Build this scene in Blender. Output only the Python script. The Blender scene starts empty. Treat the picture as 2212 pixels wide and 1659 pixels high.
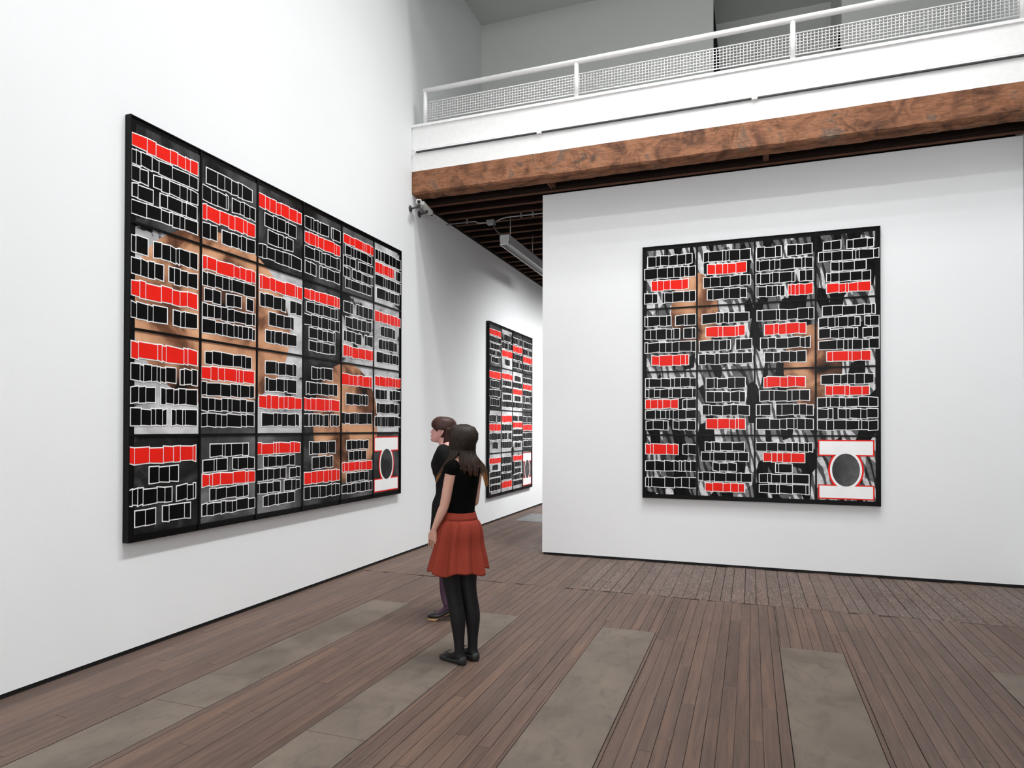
import bpy, bmesh, math, random
from math import sin, cos, pi, radians, exp, sqrt, atan2
from mathutils import Vector, Matrix, Euler

random.seed(7)
scene = bpy.context.scene
COL = scene.collection

# ------------------------------------------------------------------ camera
cam_d = bpy.data.cameras.new('camera')
cam = bpy.data.objects.new('camera', cam_d)
COL.objects.link(cam)
W_PX, H_PX = 2212, 1659
cam_d.sensor_fit = 'HORIZONTAL'
cam_d.sensor_width = 36.0
cam_d.lens = 1418.25 / W_PX * 36.0
cam_d.shift_x = 0.0
cam_d.shift_y = (913.41 - H_PX / 2) / W_PX
cam_d.clip_start = 0.05
cam_d.clip_end = 100
YAW, PITCH, ROLL = 0.34936, 0.00824, 0.00191
fw = Vector((-sin(YAW) * cos(PITCH), cos(YAW) * cos(PITCH), sin(PITCH)))
r0 = Vector((cos(YAW), sin(YAW), 0))
u0 = r0.cross(fw)
rr = r0 * cos(ROLL) + u0 * sin(ROLL)
uu = -r0 * sin(ROLL) + u0 * cos(ROLL)
M = Matrix((( rr.x, uu.x, -fw.x), (rr.y, uu.y, -fw.y), (rr.z, uu.z, -fw.z)))
cam.matrix_world = Matrix.Translation((4.1522, 0, 1.6082)) @ M.to_4x4()
scene.camera = cam

# ------------------------------------------------------------------ view / world
scene.view_settings.view_transform = 'Standard'
scene.view_settings.look = 'None'
scene.view_settings.gamma = 1
scene.view_settings.use_curve_mapping = False
scene.view_settings.exposure = 0.05
world = bpy.data.worlds.new('world')
scene.world = world
world.use_nodes = True
world.node_tree.nodes['Background'].inputs[0].default_value = (0.9, 0.95, 1, 1)
world.node_tree.nodes['Background'].inputs[1].default_value = 0.05

# ------------------------------------------------------------------ lights (hall and passage lamps out of frame, and added fills)
def area(name, loc, target, sx, sy, power, spread=180, color=(1, 1, 1)):
    l = bpy.data.lights.new(name, 'AREA')
    l.shape = 'RECTANGLE'
    l.size, l.size_y = sx, sy
    l.energy = power
    l.spread = radians(spread)
    l.color = color
    o = bpy.data.objects.new(name, l)
    COL.objects.link(o)
    o.location = loc
    d = Vector(target) - Vector(loc)
    z = -d.normalized()
    x = Vector((1, 0, 0))
    if abs(z.dot(x)) > .95:
        x = Vector((0, 1, 0))
    y = z.cross(x).normalized()
    x = y.cross(z).normalized()
    o.matrix_world = Matrix.Translation(loc) @ Matrix(((x.x, y.x, z.x), (x.y, y.y, z.y), (x.z, y.z, z.z))).to_4x4()
    return o

# skylight over the hall
area('hall_skylight', (3.4, 0.2, 10.9), (3.4, 0.2, 0), 5.2, 7.0, 240, 170)
# added soft fill from behind the camera, lifts the lower walls
area('rear_fill', (3.6, -5.9, 2.6), (3.0, 3, 1.2), 5.5, 4.0, 335, 150)
# five rows of ceiling lamps aimed at the back partition
for i, sl in enumerate((.9, 1.3, 1.66, 1.96, 2.34)):
    zl = 8.8
    yl = 7.564 - (zl - 4.65) / sl
    area('row_lamp', (4.2, yl, zl), (4.3, 8.03, 1.3), 4.2, 0.10, (24, 18, 16, 14, 13)[i], 75)
# lamps aimed at the left wall
for y, pw_ in ((1.2, 33), (3.4, 45), (5.4, 46), (6.8, 36)):
    area('wall_lamp', (4.4, y, 10.2), (0, y, .4), 0.5, 0.5, pw_, 70)
# lamps of the room behind the partition, mounted under its joists
for y in (11.5, 13.8, 16.2):
    area('corridor_lamp', (2.7, y, 4.13), (0, y, 1.7), 0.3, 1.6, 50, 100)
area('corridor_fill', (4.2, 12.8, 4.05), (4.0, 12.8, 0), 3.2, 7.0, 150, 175)  # added fill, not one of the lamps under the joists

# ------------------------------------------------------------------ material helpers
def nt_new(name):
    m = bpy.data.materials.new(name)
    m.use_nodes = True
    nt = m.node_tree
    b = nt.nodes['Principled BSDF']
    return m, nt, b

def lin(c):
    return tuple((x / 12.92 if x <= .04045 else ((x + .055) / 1.055) ** 2.4) for x in [v / 255 for v in c]) + (1,)

def ramp(nt, fac, stops, interp='LINEAR'):
    r = nt.nodes.new('ShaderNodeValToRGB')
    r.color_ramp.interpolation = interp
    el = r.color_ramp.elements
    while len(el) < len(stops):
        el.new(.5)
    for e, (p, c) in zip(el, stops):
        e.position = p
        e.color = lin(c) if len(c) == 3 else c
    nt.links.new(fac, r.inputs[0])
    return r.outputs[0]

def noise(nt, vec, scale, detail=4, rough=.5, dist=0):
    n = nt.nodes.new('ShaderNodeTexNoise')
    n.inputs['Scale'].default_value = scale
    n.inputs['Detail'].default_value = detail
    n.inputs['Roughness'].default_value = rough
    n.inputs['Distortion'].default_value = dist
    if vec is not None:
        nt.links.new(vec, n.inputs['Vector'])
    return n.outputs['Fac']

def coords(nt, kind='Object', scale=(1, 1, 1), obj=None, rot=(0, 0, 0)):
    t = nt.nodes.new('ShaderNodeTexCoord')
    if obj is not None:
        t.object = obj
    mp = nt.nodes.new('ShaderNodeMapping')
    mp.inputs['Scale'].default_value = scale
    mp.inputs['Rotation'].default_value = rot
    nt.links.new(t.outputs[kind], mp.inputs['Vector'])
    return mp.outputs['Vector']

def mix(nt, a, b, fac, mode='MIX'):
    m = nt.nodes.new('ShaderNodeMix')
    m.data_type = 'RGBA'
    m.blend_type = mode
    for s, v in ((m.inputs['Factor'], fac), (m.inputs['A'], a), (m.inputs['B'], b)):
        if isinstance(v, (int, float)):
            s.default_value = v
        elif isinstance(v, tuple):
            s.default_value = v
        else:
            nt.links.new(v, s)
    return m.outputs['Result']

def bump(nt, b, h, strength, dist=.01):
    n = nt.nodes.new('ShaderNodeBump')
    n.inputs['Strength'].default_value = strength
    n.inputs['Distance'].default_value = dist
    nt.links.new(h, n.inputs['Height'])
    nt.links.new(n.outputs['Normal'], b.inputs['Normal'])

def simple(name, c, rough=.5, var=.06, scale=20, spec=.5, metal=0, bstr=0):
    m, nt, b = nt_new(name)
    v = coords(nt)
    lo = tuple(max(0, x * (1 - var)) for x in c)
    hi = tuple(min(255, x * (1 + var)) for x in c)
    f = noise(nt, v, scale)
    nt.links.new(ramp(nt, f, [(.3, lo), (.7, hi)]), b.inputs['Base Color'])
    b.inputs['Roughness'].default_value = rough
    b.inputs['Specular IOR Level'].default_value = spec
    b.inputs['Metallic'].default_value = metal
    if bstr:
        bump(nt, b, f, bstr)
    return m

def wall_mat(name, c):
    m, nt, b = nt_new(name)
    v = coords(nt)
    big = noise(nt, v, .7, 3)
    nt.links.new(ramp(nt, big, [(.3, tuple(x * .985 for x in c)), (.7, c)]), b.inputs['Base Color'])
    b.inputs['Roughness'].default_value = .85
    b.inputs['Specular IOR Level'].default_value = .2
    fine = noise(nt, v, 90, 3)
    bump(nt, b, fine, .12, .004)
    return m

MT = {}
MT['wall'] = wall_mat('white_wall_paint', (230, 232, 233))
MT['ceiling'] = wall_mat('grey_ceiling_paint', (205, 207, 204))
MT['upper'] = wall_mat('pale_grey_paint', (222, 224, 221))
MT['black'] = simple('matt_black', (14, 14, 14), .7)
MT['slab'] = simple('deep_black', (9, 9, 9), .95)
MT['white_metal'] = simple('white_painted_metal', (236, 236, 235), .35, .01)
MT['track_slot'] = simple('dark_slot', (55, 56, 57), .6)
MT['frame'] = simple('black_lacquer', (8, 8, 8), .35, .06, 20, .14)
MT['grey_metal'] = simple('grey_metal', (120, 121, 122), .4, .05, 30)
MT['steel'] = simple('galvanised_steel', (165, 166, 166), .35, .05, 40, metal=.6)
MT['bracket'] = simple('dark_grey_metal', (70, 70, 71), .45, .05, 30)
MT['lens'] = simple('black_plastic', (12, 12, 12), .25)
MT['housing'] = simple('off_white_plastic', (215, 215, 212), .4, .02)

# timber beam
def beam_mat():
    m, nt, b = nt_new('weathered_beam_timber')
    v = coords(nt, scale=(1, 1.3, 1.3))
    grain = noise(nt, coords(nt, scale=(4, 26, 26), rot=(0, .12, 0)), 2.5, 6, .65, .8)
    base = noise(nt, v, 2.6, 7, .62, 1.2)
    c = ramp(nt, base, [(.28, (74, 54, 44)), (.40, (112, 77, 58)), (.50, (146, 101, 74)), (.57, (158, 110, 82)), (.64, (118, 95, 80)), (.74, (150, 130, 114))])
    g = ramp(nt, grain, [(.3, (135, 128, 124)), (.6, (255, 255, 255))])
    c = mix(nt, c, g, .6, 'MULTIPLY')
    st = noise(nt, coords(nt, scale=(1.2, 1.5, .8)), 1.1, 8, .6, .5)
    sm = ramp(nt, st, [(.465, (0, 0, 0)), (.49, (235, 235, 235)), (.495, (235, 235, 235)), (.505, (0, 0, 0))])
    pm = ramp(nt, noise(nt, coords(nt), .9, 3, .5), [(.45, (0, 0, 0)), (.62, (255, 255, 255))])
    sm = mix(nt, sm, pm, 1.0, 'MULTIPLY')
    c = mix(nt, c, lin((40, 29, 25)), sm)
    dk = noise(nt, coords(nt, scale=(.9, 1, 2.6)), 3.1, 5, .6, .8)
    c = mix(nt, c, lin((44, 33, 28)), ramp(nt, dk, [(.60, (0, 0, 0)), (.74, (180, 180, 180))]))
    nt.links.new(c, b.inputs['Base Color'])
    b.inputs['Roughness'].default_value = .8
    b.inputs['Specular IOR Level'].default_value = .2
    bump(nt, b, grain, .5, .01)
    return m
MT['beam'] = beam_mat()

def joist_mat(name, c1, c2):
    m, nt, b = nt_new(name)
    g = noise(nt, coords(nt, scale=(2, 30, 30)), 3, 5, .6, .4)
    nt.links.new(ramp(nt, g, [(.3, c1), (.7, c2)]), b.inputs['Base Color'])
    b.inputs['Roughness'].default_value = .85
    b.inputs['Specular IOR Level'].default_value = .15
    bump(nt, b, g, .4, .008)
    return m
MT['joist'] = joist_mat('shaded_joist_timber', (20, 14, 12), (40, 28, 23))  # sides near-black in the colour, standing for shade between the joists
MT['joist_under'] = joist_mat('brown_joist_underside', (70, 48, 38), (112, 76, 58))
MT['deck'] = simple('dark_deck_boards', (34, 24, 20), .9, .2, 6)

def board_mat():
    m, nt, b = nt_new('worn_floor_boards')
    at = nt.nodes.new('ShaderNodeAttribute')
    at.attribute_name = 'board'
    sep = nt.nodes.new('ShaderNodeSeparateColor')
    nt.links.new(at.outputs['Color'], sep.inputs[0])
    t = nt.nodes.new('ShaderNodeTexCoord')
    # shift the grain from board to board
    off = nt.nodes.new('ShaderNodeVectorMath'); off.operation = 'MULTIPLY_ADD'
    nt.links.new(at.outputs['Color'], off.inputs[0])
    off.inputs[1].default_value = (17, 23, 5)
    nt.links.new(t.outputs['Object'], off.inputs[2])
    mp = nt.nodes.new('ShaderNodeMapping'); mp.inputs['Scale'].default_value = (34, 1.6, 1)
    nt.links.new(off.outputs[0], mp.inputs['Vector'])
    g = noise(nt, mp.outputs[0], 2.2, 6, .62, .8)
    base = ramp(nt, sep.outputs[0], [(0, (80, 65, 58)), (.35, (91, 75, 67)), (.7, (99, 81, 72)), (1, (108, 86, 73))])
    gr = ramp(nt, g, [(.28, (168, 162, 158)), (.55, (255, 255, 255))])
    c = mix(nt, base, gr, .6, 'MULTIPLY')
    mp3 = nt.nodes.new('ShaderNodeMapping'); mp3.inputs['Scale'].default_value = (11, .55, 1)
    nt.links.new(off.outputs[0], mp3.inputs['Vector'])
    g3 = noise(nt, mp3.outputs[0], 1.6, 5, .6, .6)
    c = mix(nt, c, lin((126, 96, 78)), ramp(nt, g3, [(.50, (0, 0, 0)), (.68, (165, 165, 165))]))
    c = mix(nt, c, lin((66, 54, 50)), ramp(nt, g3, [(.30, (170, 170, 170)), (.46, (0, 0, 0))]))
    # wear: greyish scuffs and some dark blotches with their own shapes
    w = noise(nt, coords(nt, scale=(1, .7, 1)), 1.3, 5, .6, .5)
    c = mix(nt, c, lin((98, 88, 83)), ramp(nt, w, [(.48, (0, 0, 0)), (.72, (125, 125, 125))]))
    # heavily weathered strip of old boards in front of the partition
    mp2 = nt.nodes.new('ShaderNodeMapping'); mp2.inputs['Scale'].default_value = (26, 4.5, 1)
    nt.links.new(off.outputs[0], mp2.inputs['Vector'])
    g2 = noise(nt, mp2.outputs[0], 2.0, 5, .6, 2.5)
    wc = ramp(nt, g2, [(.38, (60, 51, 49)), (.5, (92, 78, 72)), (.62, (142, 124, 112))])
    c = mix(nt, c, wc, sep.outputs[2])
    sp = noise(nt, coords(nt), 5.5, 2, .4)
    c = mix(nt, c, lin((34, 31, 30)), ramp(nt, sp, [(.765, (0, 0, 0)), (.79, (190, 190, 190))]))
    nt.links.new(c, b.inputs['Base Color'])
    nt.links.new(ramp(nt, w, [(.3, (180, 180, 180)), (.7, (215, 215, 215))]), b.inputs['Roughness'])
    b.inputs['Specular IOR Level'].default_value = .35
    bump(nt, b, g, .25, .004)
    return m
MT['boards'] = board_mat()

def patch_mat():
    m, nt, b = nt_new('worn_hardboard')
    v = coords(nt)
    w = noise(nt, v, 1.7, 6, .6, .5)
    c = ramp(nt, w, [(.3, (88, 79, 71)), (.5, (105, 95, 86)), (.68, (115, 104, 93))])
    s = noise(nt, coords(nt, scale=(5, 2.2, 1), rot=(0, 0, .5)), 2.2, 5, .6, .7)
    c = mix(nt, c, lin((70, 67, 64)), ramp(nt, s, [(.50, (0, 0, 0)), (.76, (200, 200, 200))]))
    sp = noise(nt, v, 11, 2, .4)
    c = mix(nt, c, lin((66, 62, 60)), ramp(nt, sp, [(.74, (0, 0, 0)), (.78, (150, 150, 150))]))
    nt.links.new(c, b.inputs['Base Color'])
    b.inputs['Roughness'].default_value = .6
    b.inputs['Specular IOR Level'].default_value = .3
    bump(nt, b, w, .15, .003)
    return m
MT['patch'] = patch_mat()

# ------------------------------------------------------------------ mesh helpers
class MB:
    def __init__(self):
        self.v, self.f, self.m = [], [], []
    def add(self, vs, fs, mi=0):
        o = len(self.v)
        self.v += [tuple(x) for x in vs]
        self.f += [tuple(i + o for i in f) for f in fs]
        self.m += [mi] * len(fs)
    def box(self, x0, x1, y0, y1, z0, z1, mi=0):
        vs = [(x0, y0, z0), (x1, y0, z0), (x1, y1, z0), (x0, y1, z0), (x0, y0, z1), (x1, y0, z1), (x1, y1, z1), (x0, y1, z1)]
        self.add(vs, [(0, 3, 2, 1), (4, 5, 6, 7), (0, 1, 5, 4), (1, 2, 6, 5), (2, 3, 7, 6), (3, 0, 4, 7)], mi)
    def prism(self, poly, y0, y1, mi=0):
        """polygon in X,Z (counter-clockwise seen from -Y) pushed from y0 (front) to y1"""
        n = len(poly)
        vs = [(x, y0, z) for x, z in poly] + [(x, y1, z) for x, z in poly]
        fs = [tuple(range(n)), tuple(range(2 * n - 1, n - 1, -1))]
        fs += [((i + 1) % n, i, i + n, (i + 1) % n + n) for i in range(n)]
        self.add(vs, fs, mi)
    def poly(self, poly, y, mi=0):
        self.add([(x, y, z) for x, z in poly], [tuple(range(len(poly)))], mi)
    def rings(self, rings, mi=0, cap=True, closed=True):
        n = len(rings[0])
        o = []
        for r in rings:
            o += r
        fs = []
        for i in range(len(rings) - 1):
            for j in range(n if closed else n - 1):
                k = (j + 1) % n
                fs.append((i * n + j, i * n + k, (i + 1) * n + k, (i + 1) * n + j))
        if cap:
            fs.append(tuple(range(n - 1, -1, -1)))
            fs.append(tuple(range((len(rings) - 1) * n, len(rings) * n)))
        self.add(o, fs, mi)
    def tube(self, pts, rad, n=12, mi=0, cap=True, flat=1.0, up=None):
        pts = [Vector(p) for p in pts]
        if not hasattr(rad, '__len__'):
            rad = [rad] * len(pts)
        rs = []
        pu = None
        for i, p in enumerate(pts):
            d = (pts[min(i + 1, len(pts) - 1)] - pts[max(i - 1, 0)]).normalized()
            if pu is None:
                ref = Vector(up) if up else (Vector((0, 0, 1)) if abs(d.z) < .9 else Vector((1, 0, 0)))
                u = (ref - d * ref.dot(d)).normalized()
            else:
                u = (pu - d * pu.dot(d)).normalized()
            pu = u
            w = d.cross(u)
            rs.append([tuple(p + u * (rad[i] * cos(2 * pi * k / n)) + w * (rad[i] * flat * sin(2 * pi * k / n))) for k in range(n)])
        self.rings(rs, mi, cap)
    def ball(self, c, a, b, cc, n=16, m=10, mi=0):
        rs = []
        for i in range(m + 1):
            t = -pi / 2 + pi * (i * .98 + .01 * m) / m
            rs.append([(c[0] + a * cos(t) * cos(2 * pi * k / n), c[1] + b * cos(t) * sin(2 * pi * k / n), c[2] + cc * sin(t)) for k in range(n)])
        self.rings(rs, mi)
    def build(self, name, mats, parent=None, smooth=False, loc=(0, 0, 0), rot=(0, 0, 0)):
        me = bpy.data.meshes.new(name)
        me.from_pydata(self.v, [], self.f)
        if not isinstance(mats, (list, tuple)):
            mats = [mats]
        for m in mats:
            me.materials.append(m)
        me.polygons.foreach_set('material_index', self.m)
        if smooth:
            me.polygons.foreach_set('use_smooth', [True] * len(self.f))
        me.update()
        o = bpy.data.objects.new(name, me)
        COL.objects.link(o)
        o.location = loc
        o.rotation_euler = rot
        if parent is not None:
            o.parent = parent
        return o

def bevel(o, w, seg=2):
    b = o.modifiers.new('bevel', 'BEVEL')
    b.width = w
    b.segments = seg
    b.limit_method = 'ANGLE'
    return o

def empty(name, loc=(0, 0, 0), rz=0):
    o = bpy.data.objects.new(name, None)
    COL.objects.link(o)
    o.location = loc
    o.rotation_euler = (0, 0, rz)
    o.empty_display_size = .1
    return o

def tag(o, label, cat, group=None, kind=None):
    o['label'] = label
    o['category'] = cat
    if group:
        o['group'] = group
    if kind:
        o['kind'] = kind
    return o

def struct(name, mb, mat):
    o = mb.build(name, mat)
    o['kind'] = 'structure'
    return o

# ------------------------------------------------------------------ the setting
XR = 6.757      # right-hand wall
YW = 8.0316     # front of the partition
YB = 7.564      # front of the balcony
YE = 18.0       # end of the room behind
GAP = .034
b = MB(); b.box(-.25, 0, -6, YE, GAP, 11.2); struct('wall_left', b, MT['wall'])
b = MB(); b.box(-.25, -.012, -6, YE, 0, GAP); struct('baseboard_left', b, MT['black'])
b = MB(); b.box(1.641, XR - .004, YW, YW + .14, .029, 4.598); struct('wall_partition', b, MT['wall'])
b = MB(); b.box(1.655, XR - .004, YW + .012, YW + .13, 0, .029); struct('baseboard_partition', b, MT['black'])
b = MB(); b.box(XR, XR + .25, -6, YE, 0, 11.2); struct('wall_right', b, MT['wall'])
b = MB(); b.box(-.25, XR + .25, -6.25, -6, 0, 11.2); struct('wall_front', b, MT['wall'])
b = MB(); b.box(-.25, XR + .25, YE, YE + .2, 0, 4.9); struct('wall_end', b, MT['wall'])
b = MB(); b.box(-.25, XR + .25, -6.25, 7.6, 11.2, 11.4); struct('ceiling', b, MT['wall'])
b = MB(); b.box(0, XR, 7.35, 7.6, 7.5, 11.2); b.box(0, XR, 7.6, 11.4, 8.215, 8.6); struct('ceiling_upper_with_blocker', b, MT['ceiling'])  # front drop is an unseen bulkhead added to keep skylight off the balcony
b = MB()
b.box(0, 3.643, 9.9, 10.02, 5.54, 8.215)
b.box(3.30, 5.45, 11.17, 11.3, 5.54, 8.6)
b.box(5.317, XR, 9.9, 11.17, 5.54, 8.6)
struct('wall_upper', b, MT['upper'])
b = MB(); b.box(0, XR, YB + .14, 11.3, 5.42, 5.54); struct('floor_upper', b, MT['ceiling'])
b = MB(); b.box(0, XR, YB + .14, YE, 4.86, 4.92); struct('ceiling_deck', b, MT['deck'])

# floor: real boards with gaps, in one floor object
def make_floor():
    rnd = random.Random(11)
    vs, fs, cols = [], [], []
    holes = [(.815, 1.21, -2, 5.354), (1.925, 2.29, -2, 5.315), (3.015, 3.445, -2, 5.262), (4.345, 4.772, -2, 5.238), (5.63, 6.06, -2, 5.19)]
    def put(x0, x1, y0, y1, c, g=.0012):
        # cut the board around the inserted sheets
        for hx0, hx1, hy0, hy1 in holes:
            if x0 < hx1 - .001 and x1 > hx0 + .001 and y0 < hy1 - .001:
                if x0 < hx0 - .012:
                    put(x0, hx0, y0, y1, c, g)
                if x1 > hx1 + .012:
                    put(hx1, x1, y0, y1, c, g)
                if y1 > hy1 + .03:
                    put(max(x0, hx0), min(x1, hx1), hy1, y1, c, g)
                return
        if x1 - x0 < .006:
            return
        z = rnd.uniform(-.0008, .0008)
        g1, g2 = g * rnd.uniform(.3, 1.6), g * rnd.uniform(.3, 1.6)
        o = len(vs)
        ch = .0018
        xa, xb, ya, yb = x0 + g1, x1 - g2, y0 + g, y1 - g
        for (dx, zz) in ((0, -.02), (0, z - .0015), (ch, z)):
            vs.extend([(xa + dx, ya + dx, zz), (xb - dx, ya + dx, zz), (xb - dx, yb - dx, zz), (xa + dx, yb - dx, zz)])
        for k in (0, 4):
            for j in range(4):
                n = (j + 1) % 4
                fs.append((o + k + j, o + k + n, o + k + 4 + n, o + k + 4 + j)); cols.append(c)
        fs.append((o + 8, o + 9, o + 10, o + 11)); cols.append(c)
    # narrow boards of the hall
    x = -.02
    while x < XR + .1:
        w = rnd.choice((.068, .074, .078, .082))
        y = -2 - rnd.uniform(0, 2)
        while y < 6.42:
            L = rnd.uniform(.7, 2.9)
            y1 = y + L
            if y1 > 6.0:
                y1 = 6.42
            y1 = min(y1, 6.42) + (rnd.uniform(-.03, .02) if y1 >= 6.42 else 0)
            put(x, x + w, max(y, -2), y1, (min(1, max(0, rnd.gauss(.5, .15))), rnd.random(), 0, 1))
            if y1 > 6.3:
                break
            y = y1
        x += w
    # old wide boards before the partition, then the room behind
    x = -.02
    while x < XR + .1:
        w = rnd.choice((.092, .104, .112, .12))
        old = .85 if x > 2.4 else .3
        y = 6.43
        put(x, x + w, y, 8.02 if x > 1.66 else 8.5 + rnd.uniform(-.3, .3), (rnd.random(), rnd.random(), old * rnd.uniform(.5, 1), 1), .0022)
        x += w
    x = -.02
    while x < XR + .1:
        w = rnd.choice((.074, .08, .086))
        y = 8.0 + rnd.uniform(0, .2) if x > 1.66 else 8.78
        while y < YE:
            y1 = min(YE, y + rnd.uniform(.8, 3))
            put(x, x + w, y, y1, (rnd.random(), rnd.random(), .1, 1), .0022)
            y = y1
        x += w
    # filler rows where the wide boards end in the passage
    x = -.02
    while x < 1.7:
        w = .09
        put(x, x + w, 8.2, 8.8, (rnd.random(), rnd.random(), .2, 1))
        x += w
    o = len(vs)
    vs.extend([(-.02, -2, -.02), (XR, -2, -.02), (XR, YE, -.02), (-.02, YE, -.02)])
    fs.append((o, o + 1, o + 2, o + 3)); cols.append((0, 0, 0, 1))
    o = len(vs)
    vs.extend([(-.02, -6, 0), (XR, -6, 0), (XR, -2, 0), (-.02, -2, 0)])
    fs.append((o, o + 1, o + 2, o + 3)); cols.append((.5, .5, 0, 1))
    me = bpy.data.meshes.new('floor')
    me.from_pydata(vs, [], fs)
    me.materials.append(MT['boards'])
    me.materials.append(MT['black'])
    ca = me.color_attributes.new('board', 'FLOAT_COLOR', 'CORNER')
    i = 0
    for p, c in zip(me.polygons, cols):
        for _ in p.loop_indices:
            ca.data[i].color = c
            i += 1
    me.polygons[len(fs) - 2].material_index = 1
    o = bpy.data.objects.new('floor', me)
    COL.objects.link(o)
    o['kind'] = 'structure'
make_floor()

# hardboard sheets let into the floor
def sheet(x0, x1, y0, y1, label):
    b = MB(); b.box(x0 + .003, x1 - .003, y0 + .002, y1 - .002, -.019, .001)
    o = bevel(b.build('floor_sheet', MT['patch']), .0012)
    tag(o, label, 'floor panel', 'hardboard sheets let into the floor')
sheet(.815, 1.21, 2.945, 5.354, 'long grey-brown sheet let into floorboards nearest the left wall, far piece')
sheet(.815, 1.21, .6, 2.945, 'near piece of the grey-brown floor sheet closest to the left wall, nearest the camera')
sheet(1.925, 2.29, 2.922, 5.315, 'grey-brown floor sheet under the feet of the woman in the red skirt')
sheet(1.925, 2.29, .6, 2.922, 'short near piece of floor sheet in front of the woman in the red skirt')
sheet(3.015, 3.445, .6, 5.262, 'wide plain grey-brown floor sheet right of the two women, centre of the floor')
sheet(4.345, 4.772, .6, 5.238, 'grey-brown floor sheet with pale scratches in front of the square picture')
sheet(5.63, 6.06, .6, 5.19, 'grey-brown floor sheet cut off by the right edge of the photo')
b = MB(); b.box(.285, 1.1, 10.75, 11.75, .001, .004)
tag(b.build('floor_plate', simple('grey_plate', (112, 116, 116), .55, .08, 4)), 'thin greenish grey plate lying on the floor of the far passage', 'floor panel')

# ------------------------------------------------------------------ timber beam, joists, balcony
b = MB()
prof = [(YB, 4.945), (YB, 4.672), (YB + .022, 4.650), (YB + .085, 4.650), (YB + .088, 4.656), (YB + .096, 4.656), (YB + .099, 4.640), (YB + .20, 4.640), (YB + .20, 4.945)]
rs = []
rnd = random.Random(3)
N = 90
for i in range(N + 1):
    x = .002 + (XR - .004) * i / N
    rs.append([(x, y + (rnd.uniform(-.003, .003) if y < YB + .03 else 0), z + (rnd.uniform(-.005, .005) if z < 4.9 else 0)) for y, z in prof])
b.rings(rs)
tag(b.build('timber_beam', MT['beam']), 'long rough brown stained timber beam along the bottom of the white balcony front', 'beam')

jy = [7.925, 8.235, 8.53, 8.82, 9.11, 9.40, 9.735, 10.03, 10.40, 10.73, 11.07, 11.34, 11.61, 11.88, 12.2, 12.5, 12.8, 13.1, 13.4]
words = ['first', 'second', 'third', 'fourth', 'fifth', 'sixth', 'seventh', 'eighth', 'ninth', 'tenth', 'eleventh', 'twelfth', 'thirteenth', 'fourteenth',
         'fifteenth', 'sixteenth', 'seventeenth', 'eighteenth', 'nineteenth', 'twentieth', 'twenty-first', 'twenty-second', 'twenty-third']
for i, y in enumerate(jy):
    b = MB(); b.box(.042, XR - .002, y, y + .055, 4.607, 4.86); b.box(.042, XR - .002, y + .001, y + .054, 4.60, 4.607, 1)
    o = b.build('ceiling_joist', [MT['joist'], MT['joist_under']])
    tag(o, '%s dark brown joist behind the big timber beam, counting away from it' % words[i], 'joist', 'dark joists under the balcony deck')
b = MB(); b.box(.001, .041, 7.78, YE - .002, 4.596, 4.86)
tag(b.build('wall_ledger', MT['joist']), 'dark timber ledger along the left wall carrying the joist ends', 'timber')
for x, w, l in ((1.78, .03, 'left'), (4.28, .06, 'right')):
    b = MB(); b.box(x, x + w, YB + .2, 7.925, 4.63, 4.86, 0)
    if l == 'left':
        b.box(x + .045, x + .065, YB + .2, 7.925, 4.63, 4.86)
    tag(b.build('joist_block', MT['joist_under']), 'brown wooden block between beam and first joist, %s of the two' % l, 'wood block')

b = MB()
b.box(.002, XR - .002, YB + .004, YB + .14, 4.945, 5.515)
o = b.build('balcony_parapet', MT['white_metal'])
tag(o, 'smooth white panelled front of the balcony above the timber beam', 'balcony')
b = MB(); b.box(.002, 3.39, YB - .016, YB + .14, 5.515, 5.549); b.box(3.394, XR - .002, YB - .016, YB + .14, 5.515, 5.549)
bevel(b.build('ledge', MT['white_metal'], o), .003)
b = MB(); b.box(.004, XR - .004, YB - .001, YB + .01, 5.224, 5.2265)
b.build('seam', simple('grey_seam', (180, 180, 180), .7), o)

# lighting track on the balcony front
tr = empty('lighting_track', (0, YB, 5.2))
tag(tr, 'thin white lighting track with dark slot along the balcony front', 'track')
b = MB(); b.box(.06, XR - .01, -.022, .004, -.004, .014); b.build('rail', MT['white_metal'], tr)
b = MB(); b.box(.07, XR - .01, -.024, .003, -.018, -.004); b.build('slot', MT['track_slot'], tr)
for x in (1.746, 4.19):
    b = MB(); b.box(x - .03, x + .03, -.032, .004, -.03, .014)
    bevel(b.build('connector', MT['white_metal'], tr), .004)
b = MB(); b.box(.045, .072, -.026, .004, -.02, .016); b.build('end_cap', MT['white_metal'], tr)

# railing
ra = empty('balcony_railing', (0, YB + .03, 5.549))
tag(ra, 'white tubular railing with wire mesh panels on top of the balcony', 'railing')
posts = (.18, 2.197, 4.575, 6.612)
for x in posts:
    b = MB(); b.tube([(x, 0, 0), (x, 0, .425)], .026, 16); b.build('post', MT['white_metal'], ra, True)
b = MB(); b.tube([(.16, 0, .436), (XR - .01, 0, .436)], .033, 18); b.build('handrail', MT['white_metal'], ra, True)
for i in range(3):
    xa, xb = posts[i] + .034, posts[i + 1] - .034
    za, zb = .052, .282
    b = MB()
    n = int(round((xb - xa) / .0355))
    wr = .0042
    for k in range(n + 1):
        x = xa + (xb - xa) * k / n
        b.tube([(x, .002, za - .004), (x, .002, zb + .004)], wr, 6)
    for k in range(8):
        z = za + (zb - za) * k / 7
        b.tube([(xa - .014, -.003, z), (xb + .014, -.003, z)], wr if 0 < k < 7 else .007, 6)
    b.build('mesh_panel', MT['white_metal'], ra, True)

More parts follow.
